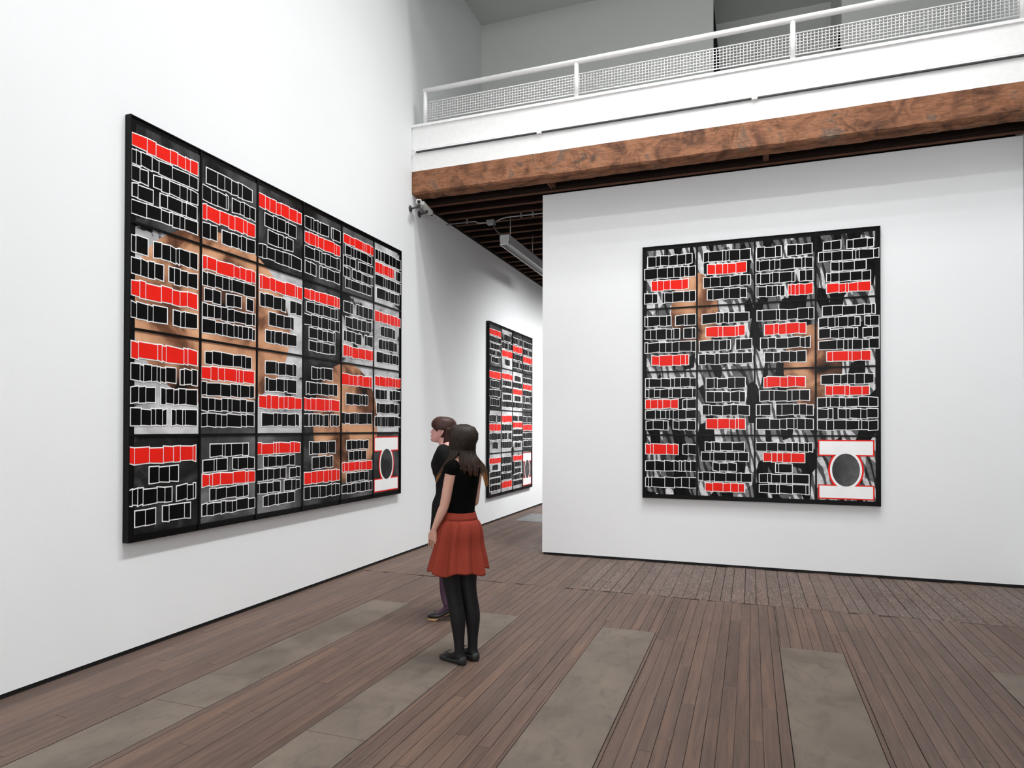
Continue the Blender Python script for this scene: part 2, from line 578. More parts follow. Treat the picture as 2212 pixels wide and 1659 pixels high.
# thin tapering black slabs in the upper openings
b = MB(); b.prism([(3.646, 5.545), (3.83, 5.545), (3.735, 6.8), (3.648, 7.78), (3.646, 7.78)], 9.93, 9.97)
tag(b.build('black_sliver', MT['slab']), 'tall thin black wedge at the edge of the grey upper wall', 'sliver')
b = MB(); b.prism([(5.18, 5.545), (5.312, 5.545), (5.312, 6.8), (5.305, 7.03), (5.288, 7.03), (5.246, 6.8)], 9.93, 9.97)
tag(b.build('black_sliver', MT['slab']), 'short thin black wedge behind the railing, further right', 'sliver')

# ------------------------------------------------------------------ under the balcony: conduit, fixture, cameras
co = empty('conduit_run', (0, 8.6, 4.55))
tag(co, 'thin grey conduit crossing under the joists with junction box and flexible cable', 'conduit')
b = MB()
b.tube([(.0, 0, .01), (.45, 0, .01), (.50, 0, -.02), (.64, 0, -.03)], .009, 8)
b.tube([(.76, 0, -.03), (.84, 0, .0), (.92, 0, .015), (2.4, 0, .02), (6.7, 0, .02)], .009, 8)
b.build('conduit', MT['steel'], co, True)
b = MB(); b.box(.640, .758, -.05, .05, -.062, .0)
bevel(b.build('junction_box', MT['grey_metal'], co), .01)
b = MB(); pts = []
for i in range(15):
    t = i / 14
    pts.append((.745 + .19 * t ** 1.7, -.01 - .02 * t, -.05 - .185 * sin(t * pi / 2) ** 1.0 + .0 * t))
b.tube(pts, .011, 8); cable_mesh = b
b = MB()
for x in (.33, 1.15, 1.32):
    b = MB(); b.box(x - .008, x + .008, -.014, .014, -.012, .05)
    b.build('saddle', MT['grey_metal'], co)

fx = empty('light_fixture', (.92, 8.55, 4.175))
cable_mesh.build('power_cable', MT['bracket'], fx, True, loc=(-.92, .05, .375))
tag(fx, 'long grey fluorescent fixture with white louvre hanging below the joists', 'lamp')
L = 2.9
b = MB()
b.box(-.07, .07, 0, L, .045, .132)
b.box(-.07, -.062, 0, L, 0, .045); b.box(.062, .07, 0, L, 0, .045); b.box(-.07, .07, 0, .008, 0, .045); b.box(-.07, .07, L - .008, L, 0, .045)
b.build('housing', simple('fixture_grey_enamel', (168, 169, 169), .4, .02), fx)
b = MB()
for s in (-1, 1):
    b.box(min(s * .062, s * .072), max(s * .062, s * .072), -.002, L, -.004, .004)
b.box(-.07, .07, -.002, .006, -.004, .004)
b.build('rim', MT['white_metal'], fx)
b = MB()
k = .05
while k < L:
    b.box(-.061, .061, k, k + .003, .004, .034)
    k += .052
b.build('louvre', MT['steel'], fx)
tube_m, nt, bs = nt_new('fluorescent_tube')
bs.inputs['Base Color'].default_value = (.8, .8, .8, 1)
bs.inputs['Emission Color'].default_value = (1, 1, 1, 1)
bs.inputs['Emission Strength'].default_value = 1.5
b = MB(); b.tube([(0, .03, .035), (0, L - .03, .035)], .008, 10); b.build('tube', tube_m, fx, True)
for y in (.10, 1.1, 2.3):
    b = MB(); b.tube([(.05, y, .13), (.05, y, .425)], .006, 8); b.build('hanger', MT['steel'], fx, True)

# two surveillance cameras on the left wall
def cctv(y, z, body_c, body_dir, ln, label):
    c = empty('security_camera', (0, y, z))
    tag(c, label, 'camera', 'security cameras on the left wall')
    b = MB(); b.tube([(0, 0, 0), (.008, 0, 0), (.012, 0, 0)], [.043, .043, .036], 24); b.build('wall_plate', MT['bracket'], c, True)
    bc = Vector(body_c)
    b = MB(); b.tube([(.01, 0, 0), (bc.x - .005, 0, .012)], .0115, 12); b.tube([(bc.x - .005, 0, .005), (bc.x, bc.y * .5, bc.z - .02)], .012, 12)
    b.ball((bc.x, bc.y * .5, bc.z - .035), .019, .019, .017, 12, 8)
    b.build('arm', MT['bracket'], c, True)
    d = Vector(body_dir).normalized()
    u = Vector((0, 0, 1)); u = (u - d * u.dot(d)).normalized(); s = d.cross(u)
    b = MB()
    rs = []
    for t, k in ((-.5, .92), (-.47, 1), (.47, 1), (.5, .94)):
        ring = []
        for a, h in ((-.034, -.026), (.034, -.026), (.036, .016), (.026, .032), (-.026, .032), (-.036, .016)):
            ring.append(tuple(bc + d * (t * ln) + s * (a * k) + u * (h * k)))
        rs.append(ring)
    b.rings(rs); h = b.build('housing', MT['housing'], c)
    b = MB(); e = bc + d * (ln * .5)
    b.tube([e - d * .02 - u * .004, e + d * .028 - u * .004, e + d * .033 - u * .004], [.021, .022, .018], 16); b.build('lens', MT['lens'], c, True)
    b = MB()
    p0 = bc - d * (ln * .5)
    pts = [p0.lerp(Vector((bc.x * .5, 0, .0)), t) + Vector((.01, 0, -.035 * sin(pi * t))) for t in [i / 10 for i in range(11)]]
    b.tube(pts, .003, 6); b.build('cable', MT['lens'], c, True)
cctv(7.524, 4.452, (.13, -.01, .062), (.45, -.8, -.12), .12, 'white security camera by the beam end aimed out into the hall, nearer of two')
cctv(7.765, 4.453, (.12, -.02, .06), (.05, 1, -.25), .24, 'longer grey-white security camera aimed into the passage, further of two')

# ------------------------------------------------------------------ pictures: plain generic stand-ins of panels with blocks of black, red and white
def print_mat(name, root, kind, seed):
    m, nt, bs = nt_new(name)
    v = coords(nt, 'Object', obj=root)
    of = nt.nodes.new('ShaderNodeVectorMath'); of.operation = 'ADD'
    of.inputs[1].default_value = (seed * 3.1, seed * 1.7, seed * 2.3)
    nt.links.new(v, of.inputs[0]); v = of.outputs[0]
    if kind == 'dark':
        c = ramp(nt, noise(nt, v, 2.2, 5, .6, .5), [(.35, (8, 8, 8)), (.5, (36, 36, 36)), (.68, (84, 84, 85))])
    elif kind == 'mid':
        c = ramp(nt, noise(nt, v, 1.8, 5, .55, .4), [(.38, (40, 40, 41)), (.52, (70, 70, 71)), (.68, (118, 118, 119))])
    elif kind == 'light':
        c = ramp(nt, noise(nt, v, 1.6, 6, .62, .9), [(.34, (10, 10, 10)), (.40, (20, 20, 20)), (.42, (150, 150, 152)), (.60, (205, 205, 207))])
    elif kind == 'tan':
        c = ramp(nt, noise(nt, v, 1.9, 4, .5, .6), [(.34, (24, 18, 15)), (.46, (112, 74, 54)), (.56, (190, 140, 106)), (.7, (222, 172, 134))])
    else:   # shards
        vo = nt.nodes.new('ShaderNodeTexVoronoi'); vo.inputs['Scale'].default_value = 4.8
        mp = nt.nodes.new('ShaderNodeMapping'); mp.inputs['Rotation'].default_value = (0, .7, 0); mp.inputs['Scale'].default_value = (2.0, .01, .75)
        nt.links.new(v, mp.inputs['Vector'])
        nt.links.new(mp.outputs[0], vo.inputs['Vector'])
        sp = nt.nodes.new('ShaderNodeSeparateColor'); nt.links.new(vo.outputs['Color'], sp.inputs[0])
        wv = nt.nodes.new('ShaderNodeTexWave'); wv.inputs['Scale'].default_value = 2.3; wv.inputs['Distortion'].default_value = 9; wv.inputs['Detail'].default_value = 2
        nt.links.new(mp.outputs[0], wv.inputs['Vector'])
        a = ramp(nt, sp.outputs[0], [(0, (14, 14, 14)), (.34, (14, 14, 14)), (.36, (92, 92, 93)), (.60, (140, 140, 141)), (.62, (205, 205, 206)), (1, (228, 228, 229))], 'LINEAR')
        bb = ramp(nt, wv.outputs['Fac'], [(.30, (8, 8, 8)), (.40, (255, 255, 255))])
        c = mix(nt, a, bb, .85, 'MULTIPLY')
        g = ramp(nt, noise(nt, v, 26, 4, .7), [(.3, (120, 120, 120)), (.65, (255, 255, 255))])
        c = mix(nt, c, g, .6, 'MULTIPLY')
    nt.links.new(c, bs.inputs['Base Color'])
    bs.inputs['Roughness'].default_value = .3
    bs.inputs['Specular IOR Level'].default_value = .1
    return m

INK_BLACK = simple('black_print', (7, 7, 7), .3, .05, 8, .1)
INK_RED = simple('red_print', (222, 34, 24), .3, .03, 8, .1)
INK_WHITE = simple('white_print', (238, 238, 238), .3, .01, 8, .2)
INK_GREY = None

def clip_rect(poly, x0, x1, z0, z1):
    def cut(p, f, g):
        out = []
        for i in range(len(p)):
            a, c = p[i], p[(i + 1) % len(p)]
            fa, fc = f(a), f(c)
            if fa >= 0:
                out.append(a)
            if (fa >= 0) != (fc >= 0):
                t = fa / (fa - fc)
                out.append((a[0] + (c[0] - a[0]) * t, a[1] + (c[1] - a[1]) * t))
        return out
    for f in (lambda q: q[0] - x0, lambda q: x1 - q[0], lambda q: q[1] - z0, lambda q: z1 - q[1]):
        if len(poly) < 3:
            return []
        poly = cut(poly, f, None)
    return poly if len(poly) >= 3 else []

def marks(b, rnd, x0, x1, z0, z1, nch, red):
    """a run of abstract upright blocks with a white outline (no letters)"""
    n = nch
    ww = [rnd.choice((.45, .7, 1, 1.1, 1.4, 1.9)) for _ in range(n)]
    tot = sum(ww)
    u = (x1 - x0) / tot
    h = z1 - z0
    pad = .0085
    x = x0
    gap = .006
    for k in range(n):
        xa, xb = x + gap * .5, x + ww[k] * u - gap * .5
        x += ww[k] * u
        s = xb - xa
        # plain four-sided blocks: upright bars with slightly sloping ends
        ta, tb, ba, bb_ = [h * rnd.choice((0, 0, .03, .06, .10)) for _ in range(4)]
        pl = [(xa, z0 + ba), (xb, z0 + bb_), (xb, z1 - tb), (xa, z1 - ta)]
        out = []
        nn = len(pl)
        for q in range(nn):
            a_, c_, e_ = Vector(pl[q - 1]), Vector(pl[q]), Vector(pl[(q + 1) % nn])
            d1, d2 = (c_ - a_).normalized(), (e_ - c_).normalized()
            n1, n2 = Vector((d1.y, -d1.x)), Vector((d2.y, -d2.x))
            bi = (n1 + n2)
            bi = bi / max(.35, (1 + n1.dot(n2)))
            out.append((c_.x + bi.x * pad, c_.y + bi.y * pad))
        b.poly(out, -.0506 - .00002 * (k % 4), 2)
        b.poly(pl, -.0522, 1 if red else 0)

def picture(name, loc, rz, pw, ph, rows, bg, ovals, label, seed):
    root = empty(name, loc, rz)
    tag(root, label, 'picture')
    nc, nr = len(rows[0]), len(rows)
    kinds = {}
    bgm = {k: print_mat('%s_print_%s' % (k, name + str(seed)), root, k, seed) for k in ('dark', 'mid', 'light', 'tan', 'shard')}
    rnd = random.Random(seed)
    TW, TH = pw * nc, ph * nr
    for r in range(nr):
        for c in range(nc):
            x0, x1 = c * pw, (c + 1) * pw
            z1, z0 = TH - r * ph, TH - (r + 1) * ph
            fr = .0095
            b = MB()
            b.box(x0, x1, -.045, -.004, z0, z1, 0)
            b.box(x0, x0 + fr, -.056, -.045, z0, z1); b.box(x1 - fr, x1, -.056, -.045, z0, z1)
            b.box(x0 + fr, x1 - fr, -.056, -.045, z0, z0 + fr); b.box(x0 + fr, x1 - fr, -.056, -.045, z1 - fr, z1)
            pan = b.build('panel', MT['frame'], root)
            # printed area with a black margin round the outside of the whole picture
            mg = .05
            px0, px1 = x0 + (mg if c == 0 else fr), x1 - (mg if c == nc - 1 else fr)
            pz0, pz1 = z0 + (mg if r == nr - 1 else fr), z1 - (mg if r == 0 else fr)
            mats = [INK_BLACK, INK_RED, INK_WHITE, bgm[bg[r][c]], bgm['tan'], bgm['mid']]
            b = MB()
            b.poly([(px0, pz0), (px1, pz0), (px1, pz1), (px0, pz1)], -.0475, 3)
            for (ox, oz, oa, ob) in ovals:
                pl = [(ox * pw + oa * pw * cos(2 * pi * k / 48), TH - oz * ph + ob * ph * sin(2 * pi * k / 48)) for k in range(48)]
                pl = clip_rect(pl, px0, px1, pz0, pz1)
                if pl:
                    b.poly(pl, -.0485, 4)
            code = rows[r][c]
            if code == 'PLATE':
                # plain red-edged white plates with a grey oval between them
                ax0, ax1 = px0 + .012, px1 - .012
                for za, zb in ((pz1 - .21, pz1 - .035), (pz0 + .012, pz0 + .17)):
                    b.poly([(ax0, za), (ax1, za), (ax1, zb), (ax0, zb)], -.0508, 1)
                    b.poly([(ax0 + .013, za + .013), (ax1 - .013, za + .013), (ax1 - .013, zb - .013), (ax0 + .013, zb - .013)], -.0514, 2)
                cx, cz = (ax0 + ax1) / 2, (pz0 + pz1) / 2 - .015
                for rad, yy, mi in ((1, -.0506, 1), (.9, -.0516, 2), (.78, -.0520, 5)):
                    b.poly([(cx + .175 * rad * cos(2 * pi * k / 40), cz + .23 * rad * sin(2 * pi * k / 40)) for k in range(40)], yy, mi)
            else:
                lines = code.split('|')
                n = len(lines)
                top, bot = pz1 - .06, pz0 + .045
                pitch = (top - bot) / n
                hh = min(.120, pitch * .84)
                cx = (x0 + x1) / 2 + rnd.uniform(-.015, .015)
                for i, ln in enumerate(lines):
                    ws = ln.split()
                    cnt = [int(w.rstrip('r')) for w in ws]
                    tot = sum(cnt) + .7 * (len(cnt) - 1)
                    u = min(.086, (pw * .93) / tot)
                    xs = cx - u * tot / 2
                    zc = top - pitch * (i + .5)
                    for w, nn in zip(ws, cnt):
                        marks(b, rnd, xs, xs + nn * u, zc - hh / 2, zc + hh / 2, nn, w.endswith('r'))
                        xs += (nn + .7) * u
            b.build('print', mats, pan)
    return root

L = [['7r|7|2 6|2 4|7', '6|4 4|7r|2 5', '7r|5|4|7', '5 2|7r|7|2 4', '7r|6|3 4|2 7|6', '8|7r 2|7|6'],
     ['2 6|4 4|7r|4 3', '7r|7|2 2 1|8|9', '7r|4 2|4|5', '7r|6|7|5|5', '2 4|6|4 2|7r', '7r|4|5|6'],
     ['7r|7 3|3 5|5 4', '6|7r|7|8|7', '5|5|7r|6', '4|6|7r|8 3', '7r|5|7', '7r|3 3|6|8'],
     ['7r|3|6 3|2 3', '5|3 3|7r|5|8', '7r|5|5 2|4 3|5', '5|4|7r|7', '5|4|7r|5|9', 'PLATE']]
LB = [['dark', 'dark', 'dark', 'dark', 'mid', 'light'], ['light', 'light', 'light', 'dark', 'light', 'light'],
      ['light', 'mid', 'light', 'dark', 'light', 'light'], ['dark', 'mid', 'mid', 'dark', 'mid', 'mid']]
picture('panelled_picture', (0, 3.4017, .7962), pi / 2, .635, .755, L, LB, [(1.35, 1.75, 1.35, .95), (4.2, 2.85, .95, .85)],
        'very large black framed picture of six by four panels on the left wall', 21)
R = [['6|7|5r|2 5', '6|5r|6|5', '3 3|8|6 2|6 5r', '2 3|8|4|5|5r'], ['4 3|6 2|7|5r', '6|5r|4 2|7', '7|5r|6|5', '6|6 2|5 2|7|5r'],
     ['7|8|5r 2|8|3 3', '5|5|6|5r', '5r|6|2 5|7', '6|5r|7|2 5|7'], ['5r 2|8|7', '5|6|3|7|5r', '8|5r|2|6|6', 'PLATE']]
RB = [['shard'] * 4 for _ in range(4)]
picture('panelled_picture', (2.9203, YW, .7759), 0, .635, .755, R, RB, [(.95, 1.08, .42, .62), (2.95, 1.98, .47, .62)],
        'nearly square black framed picture of sixteen panels on the facing white partition', 5)
T = [['7r|8|5|4 3|4', '4|4 3|7r|3', '5 3|7r|7|4 2', '6|4 3|7r|6 2'], ['7r|5|7|5', '7r|5|6|5|6', '4|6|7r|4|8', '6|7r|7|3|6'],
     ['5 3|7r|7|3', '7r|6|3 2|7', '4 3|7r|6|7|4', '3 5|7r|8|6'], ['7r|3|6|6|6', '7|6|7|7r', '7r|4|4|5 2|6', 'PLATE']]
TB = [['mid', 'light', 'dark', 'mid'], ['dark', 'light', 'light', 'dark'], ['light', 'light', 'light', 'dark'], ['light', 'light', 'light', 'mid']]
picture('panelled_picture', (0, 10.1317, .442), pi / 2, .5755, .7398, T, TB, [],
        'smaller tall looking black framed picture seen in the passage behind the women', 9)

# ------------------------------------------------------------------ people
def skin_mat(name, c, c2):
    m, nt, bs = nt_new(name)
    n = noise(nt, coords(nt), 9, 4)
    nt.links.new(ramp(nt, n, [(.3, c), (.7, c2)]), bs.inputs['Base Color'])
    bs.inputs['Roughness'].default_value = .5
    bs.inputs['Subsurface Weight'].default_value = .08
    bs.inputs['Subsurface Radius'].default_value = (.012, .005, .003)
    return m
SKIN1 = skin_mat('warm_skin', (196, 148, 130), (208, 164, 146))
SKIN2 = skin_mat('rosy_skin', (200, 148, 142), (212, 164, 158))
BLACK_KNIT = simple('black_knit', (8, 8, 8), .95, .15, 60, .05, 0, .15)
BLACK_CLOTH = simple('black_dress_cloth', (24, 24, 25), .9, .12, 40, .1, 0, .15)
TIGHTS_BLACK = simple('black_tights', (15, 13, 15), .7, .15, 25, .3)
TIGHTS_PURPLE = simple('purple_tights', (66, 44, 62), .7, .12, 25, .3)
RUST = simple('rust_red_cotton', (128, 50, 37), .85, .04, 160, .15, 0, .1)
SHOE = simple('black_leather', (17, 17, 17), .35, .15, 60, .5)
SHOE_FLAT = simple('black_glitter_fabric', (18, 18, 18), .6, .35, 220, .5)
CORK = simple('cork_sole', (165, 130, 98), .7, .15, 60)
EYE_W = simple('eye_white', (225, 222, 218), .2, .01)
EYE_I = simple('dark_iris', (40, 28, 22), .15, .1, 60)
LIP = simple('lip_skin', (168, 98, 98), .45, .05, 40)

def hair_mat(name, root, top, mid, tip, z0, z1):
    m, nt, bs = nt_new(name)
    v = coords(nt, 'Object', obj=root)
    sx = nt.nodes.new('ShaderNodeSeparateXYZ'); nt.links.new(v, sx.inputs[0])
    mr = nt.nodes.new('ShaderNodeMapRange')
    mr.inputs['From Min'].default_value = z0; mr.inputs['From Max'].default_value = z1
    nt.links.new(sx.outputs['Z'], mr.inputs['Value'])
    c = ramp(nt, mr.outputs[0], [(0, tip), (.10, tip), (.27, mid), (.6, top)])
    st = noise(nt, coords(nt, 'Object', scale=(90, 90, 5), obj=root), 1, 3, .6)
    c = mix(nt, c, ramp(nt, st, [(.3, (120, 120, 120)), (.7, (255, 255, 255))]), .7, 'MULTIPLY')
    nt.links.new(c, bs.inputs['Base Color'])
    bs.inputs['Roughness'].default_value = .5
    bs.inputs['Specular IOR Level'].default_value = .25
    bump(nt, bs, st, .4, .004)
    return m

def ell(cx, cy, z, a, bf, bb, n=48, e=2.2):
    """horizontal ring: half width a, front reach bf, back reach bb"""
    out = []
    for k in range(n):
        t = 2 * pi * k / n
        c, s = cos(t), sin(t)
        q = 2 / e
        x = a * (abs(c) ** q) * (1 if c >= 0 else -1)
        y = (bf if s >= 0 else bb) * (abs(s) ** q) * (1 if s >= 0 else -1)
        out.append((cx + x, cy + y, z))
    return out

def interp(tab, z):
    """tab: rows (z, ...), smooth interpolation"""
    if z <= tab[0][0]:
        return tab[0][1:]
    if z >= tab[-1][0]:
        return tab[-1][1:]
    for i in range(len(tab) - 1):
        if tab[i][0] <= z <= tab[i + 1][0]:
            p0 = tab[max(i - 1, 0)]; p1 = tab[i]; p2 = tab[i + 1]; p3 = tab[min(i + 2, len(tab) - 1)]
            t = (z - p1[0]) / (p2[0] - p1[0])
            res = []
            for k in range(1, len(p1)):
                m1 = (p2[k] - p0[k]) / max(1e-6, p2[0] - p0[0]) * (p2[0] - p1[0])
                m2 = (p3[k] - p1[k]) / max(1e-6, p3[0] - p1[0]) * (p2[0] - p1[0])
                t2, t3 = t * t, t * t * t
                res.append((2 * t3 - 3 * t2 + 1) * p1[k] + (t3 - 2 * t2 + t) * m1 + (-2 * t3 + 3 * t2) * p2[k] + (t3 - t2) * m2)
            return tuple(res)

# head tables (z from the chin): half width, front y, back y
HEAD = [(0, .020, .070, .030), (.006, .030, .082, .020), (.014, .038, .089, .008), (.03, .047, .090, -.012), (.05, .055, .088, -.036), (.075, .0625, .087, -.060),
        (.10, .067, .086, -.077), (.115, .069, .084, -.084), (.135, .071, .089, -.090), (.16, .070, .086, -.090), (.185, .061, .070, -.080),
        (.202, .044, .046, -.060), (.211, .024, .018, -.038), (.2145, .006, -.006, -.018)]

def head_pt(z, t):
    a, yf, yb = interp(HEAD, z)
    cy = (yf + yb) / 2
    hb = (yf - yb) / 2
    c, s = cos(t), sin(t)
    q = 2 / 2.15
    x = a * (abs(c) ** q) * (1 if c >= 0 else -1)
    y = cy + hb * (abs(s) ** q) * (1 if s >= 0 else -1)
    if s > 0:
        g = lambda m, w, v: exp(-((v - m) / w) ** 2)
        # nose
        if .066 < z < .125:
            f = (z - .066) / .013 if z < .079 else max(0, 1 - (z - .079) / .044) ** .9
            y += .027 * min(1, f) * g(0, .0085 + .006 * max(0, (.09 - z) / .025), x)
        # lips, chin, brow, eye sockets, cheeks
        y += .007 * g(.056, .0045, z) * g(0, .017, x) + .007 * g(.0445, .005, z) * g(0, .014, x)
        y -= .004 * g(.0505, .0025, z) * g(0, .02, x) + .004 * g(.033, .006, z) * g(0, .02, x)
        y += .006 * g(.015, .011, z) * g(0, .018, x)
        y += .004 * g(.129, .008, z) * g(0, .05, x)
        for sx in (-1, 1):
            y -= .010 * g(.110, .010, z) * g(sx * .031, .014, x)
            y += .004 * g(.078, .016, z) * g(sx * .042, .016, x)
            y += .0035 * g(.075, .005, z) * g(sx * .010, .006, x)
    return x, y

def person(name, loc, rz, label, P):
    root = empty(name, loc, rz)
    tag(root, label, 'person')
    lift = P.get('lift', 0)                       # heel height
    lean = P.get('lean', 0)
    def S(p):                                     # lean of the whole figure
        z = p[2]
        k = max(0, (z - .7)) / .7
        return (p[0] + P.get('sway', 0) * k, p[1] + lean * k, z)
    TORSO = P['torso']
    # -------- body
    B = MB()
    zs = [TORSO[0][0] + (TORSO[-1][0] - TORSO[0][0]) * i / 60 for i in range(61)]
    def torso_ring(z, off=0, n=64):
        a, bf, bb, cy = interp(TORSO, z)
        return [S(p) for p in ell(0, cy, z, a + off, bf + off, bb + off, n)]
    B.rings([torso_ring(z) for z in zs])
    chin = P['chin']
    Hm = Matrix.Translation(Vector(S((0, P.get('head_y', .0), chin)))) @ Euler((P.get('tilt', 0), 0, P.get('turn', 0))).to_matrix().to_4x4() @ Matrix.Scale(P.get('hs', 1), 4)
    def HP(x, y, z):
        return tuple(Hm @ Vector((x, y, z)))
    rs = []
    for i in range(70):
        z = .2145 * (i / 69)
        rs.append([HP(*head_pt(z, 2 * pi * k / 96), z) for k in range(96)])
    B.rings(rs)
    # ears
    for s in (-1, 1):
        pts = [HP(s * .066, -.004, .073), HP(s * .073, -.008, .083), HP(s * .078, -.012, .10), HP(s * .078, -.014, .115), HP(s * .070, -.010, .125)]
        B.tube(pts, [.006, .010, .013, .014, .007], 10, flat=.45)
    # neck
    nb = Vector(S((0, -.012, chin - .075))); nt_ = Vector(HP(0, -.012, .055))
    B.tube([nb + Vector((0, -.004, -.03)), nb, nb.lerp(nt_, .5), nt_], [.062, .053, .049, .05], 24)
    # legs
    LEGS = []
    for s in (-1, 1):
        leg = P['leg_l' if s < 0 else 'leg_r']
        pts = [Vector(q[:3]) for q in leg]
        rad = [q[3] for q in leg]
        # resample smoothly
        tab = [(i,) + tuple(p) + (r_,) for i, (p, r_) in enumerate(zip(pts, rad))]
        ps, rs_ = [], []
        n = (len(tab) - 1) * 8
        for i in range(n + 1):
            v = interp(tab, i / 8)
            ps.append(v[:3]); rs_.append(v[3])
        LEGS.append((ps, rs_))
        B.tube(ps, rs_, 20, up=(0, 1, 0))
    FEET = []
    for s in (-1, 1):
        f = P['foot_l' if s < 0 else 'foot_r']
        h, t, hz = Vector(f[0]), Vector(f[1]), f[2]
        FEET.append((h, t, hz))
        d = (t - h); d.z = 0; d.normalize(); sd = Vector((d.y, -d.x, 0))
        Lf = .225
        rs = []
        for (u, w, zl, zh) in ((0, .018, .010, .035), (.03, .028, .004, .065), (.10, .030, .012, .085), (.25, .031, .012, .090), (.45, .033, .008, .066), (.68, .041, .004, .042), (.85, .038, .004, .030), (.96, .026, .005, .022), (1, .010, .008, .016)):
            c = h + d * (u * Lf)
            zb = hz * max(0, 1 - u / .66) + P.get('sole', 0)
            rs.append([tuple(c + sd * (w * cos(2 * pi * k / 18)) + Vector((0, 0, zb + (zl + zh) / 2 + (zh - zl) / 2 * sin(2 * pi * k / 18)))) for k in range(18)])
        B.rings(rs)
    # arms and hands
    ARMS = []
    for s in (-1, 1):
        arm = P['arm_l' if s < 0 else 'arm_r']
        pts = [Vector(S(q)) for q in arm['joints']]
        sh, el_, wr, kn = pts[:4]
        path = [sh + Vector((-s * .03, 0, .012)), sh, sh.lerp(el_, .3), sh.lerp(el_, .6), sh.lerp(el_, .9), el_, el_.lerp(wr, .2), el_.lerp(wr, .5), el_.lerp(wr, .85), wr]
        rad = [.046, .047, .043, .039, .036, .0345, .0355, .031, .0235, .0215]
        rad = [r_ * P.get('armk', 1) for r_ in rad]
        B.tube(path, rad, 20)
        ARMS.append((path, rad))
        # palm: flattened loft from the wrist to the knuckles
        d = (kn - wr).normalized()
        pn = Vector(arm['palm']).normalized()         # direction the palm faces
        pn = (pn - d * pn.dot(d)).normalized()
        ax = d.cross(pn)                               # across the palm
        if ax.dot(Vector(arm['thumb'])) < 0:
            ax = -ax                                   # ax points to the thumb side
        rs = []
        Lp = (kn - wr).length
        for u, w, tk in ((-.1, .020, .017), (.15, .024, .0165), (.5, .034, .0155), (.85, .041, .013), (1.0, .040, .0105)):
            c = wr + d * (u * Lp)
            rs.append([tuple(c + ax * (w * cos(2 * pi * k / 16)) + pn * (tk * sin(2 * pi * k / 16))) for k in range(16)])
        B.rings(rs)
        for j, (off, ln, curl) in enumerate(((.0325, .070, .25), (.0108, .078, .38), (-.0108, .072, .48), (-.0315, .056, .58))):
            p = wr + d * (Lp * .9) + ax * off
            dirv = d.copy()
            pts = [p - d * .012, p]
            for seg, k in ((.45, .5), (.32, 1), (.25, .9)):
                rot = Matrix.Rotation(curl * arm.get('curl', 1) * k, 3, ax if ax.cross(d).dot(pn) < 0 else -ax)
                r2 = Matrix.Rotation(curl * arm.get('curl', 1) * k, 3, ax)
                c1, c2 = r2 @ dirv, Matrix.Rotation(-curl * arm.get('curl', 1) * k, 3, ax) @ dirv
                dirv = c1 if c1.dot(pn) > c2.dot(pn) else c2
                pts.append(pts[-1] + dirv * (ln * seg))
            B.tube(pts, [.0082, .0078, .0073, .0068, .0054], 10)
        p = wr + d * (Lp * .30) + ax * .020
        td = (d * .75 + ax * .62 + pn * .25).normalized()
        t2 = (d * .95 + ax * .22 + pn * .28).normalized()
        B.tube([p - td * .01, p + td * .022, p + td * .042, p + td * .042 + t2 * .024, p + td * .042 + t2 * .034], [.0115, .0118, .0098, .0088, .006], 10)
    body = B.build('body', P['skin'], root, True)
    rm = body.modifiers.new('remesh', 'REMESH'); rm.mode = 'VOXEL'; rm.voxel_size = .0042; rm.use_smooth_shade = True
    sm = body.modifiers.new('smooth', 'SMOOTH'); sm.factor = .5; sm.iterations = 3
    # -------- face details
    for s in (-1, 1):
        b = MB()
        c = HP(s * .031, .0655, .110)
        b.ball((0, 0, 0), .0118, .0118, .0118, 18, 12)
        e = b.build('eye', EYE_W, root, True, loc=c)
        b = MB()
        rs = []
        gd = Vector(P.get('gaze', (0, 1, .05))).normalized()
        gu = Vector((0, 0, 1)); gu = (gu - gd * gu.dot(gd)).normalized(); gs = gd.cross(gu)
        for rr_, dd in ((.0075, .0094), (.0066, .0108), (.003, .0122), (.0005, .0124)):
            rs.append([tuple(gd * dd + gs * (rr_ * cos(2 * pi * k / 16)) + gu * (rr_ * sin(2 * pi * k / 16))) for k in range(16)])
        b.rings(rs); b.build('iris', EYE_I, e, True)
        b = MB(); pts = []
        for i in range(8):
            x = .016 + .034 * i / 7
            z = .127 + .005 * sin(pi * min(1, i / 6))
            t = math.acos(max(-1, min(1, 0)))
            # surface of the brow
            best = min((abs(head_pt(z, tt)[0] - x), tt) for tt in [pi / 2 * k / 60 for k in range(61)])
            hx, hy = head_pt(z, best[1])
            pts.append(HP(s * hx, hy + .0005, z))
        b.tube(pts, [.0012, .0024, .003, .003, .0028, .0024, .002, .001], 8); b.build('eyebrow', P['hair_m'](root), root, True)
    b = MB()
    for z, hh in ((.0555, .0032), (.0455, .0036)):
        pts = []
        for i in range(11):
            x = -.019 + .038 * i / 10
            best = min((abs(head_pt(z, tt)[0] - x), tt) for tt in [pi * k / 160 for k in range(161)])
            hx, hy = head_pt(z, best[1])
            pts.append(HP(hx, hy - .0005, z + (.001 if abs(x) < .006 and z > .05 else 0)))
        b.tube(pts, [hh * (1 - (abs(i - 5) / 5.4) ** 2) + .0006 for i in range(11)], 8)
    b.build('lips', LIP, root, True)
    # -------- tights
    b = MB()
    for ps, rs_ in LEGS:
        b.tube(ps, [r_ + .003 for r_ in rs_], 28, up=(0, 1, 0))
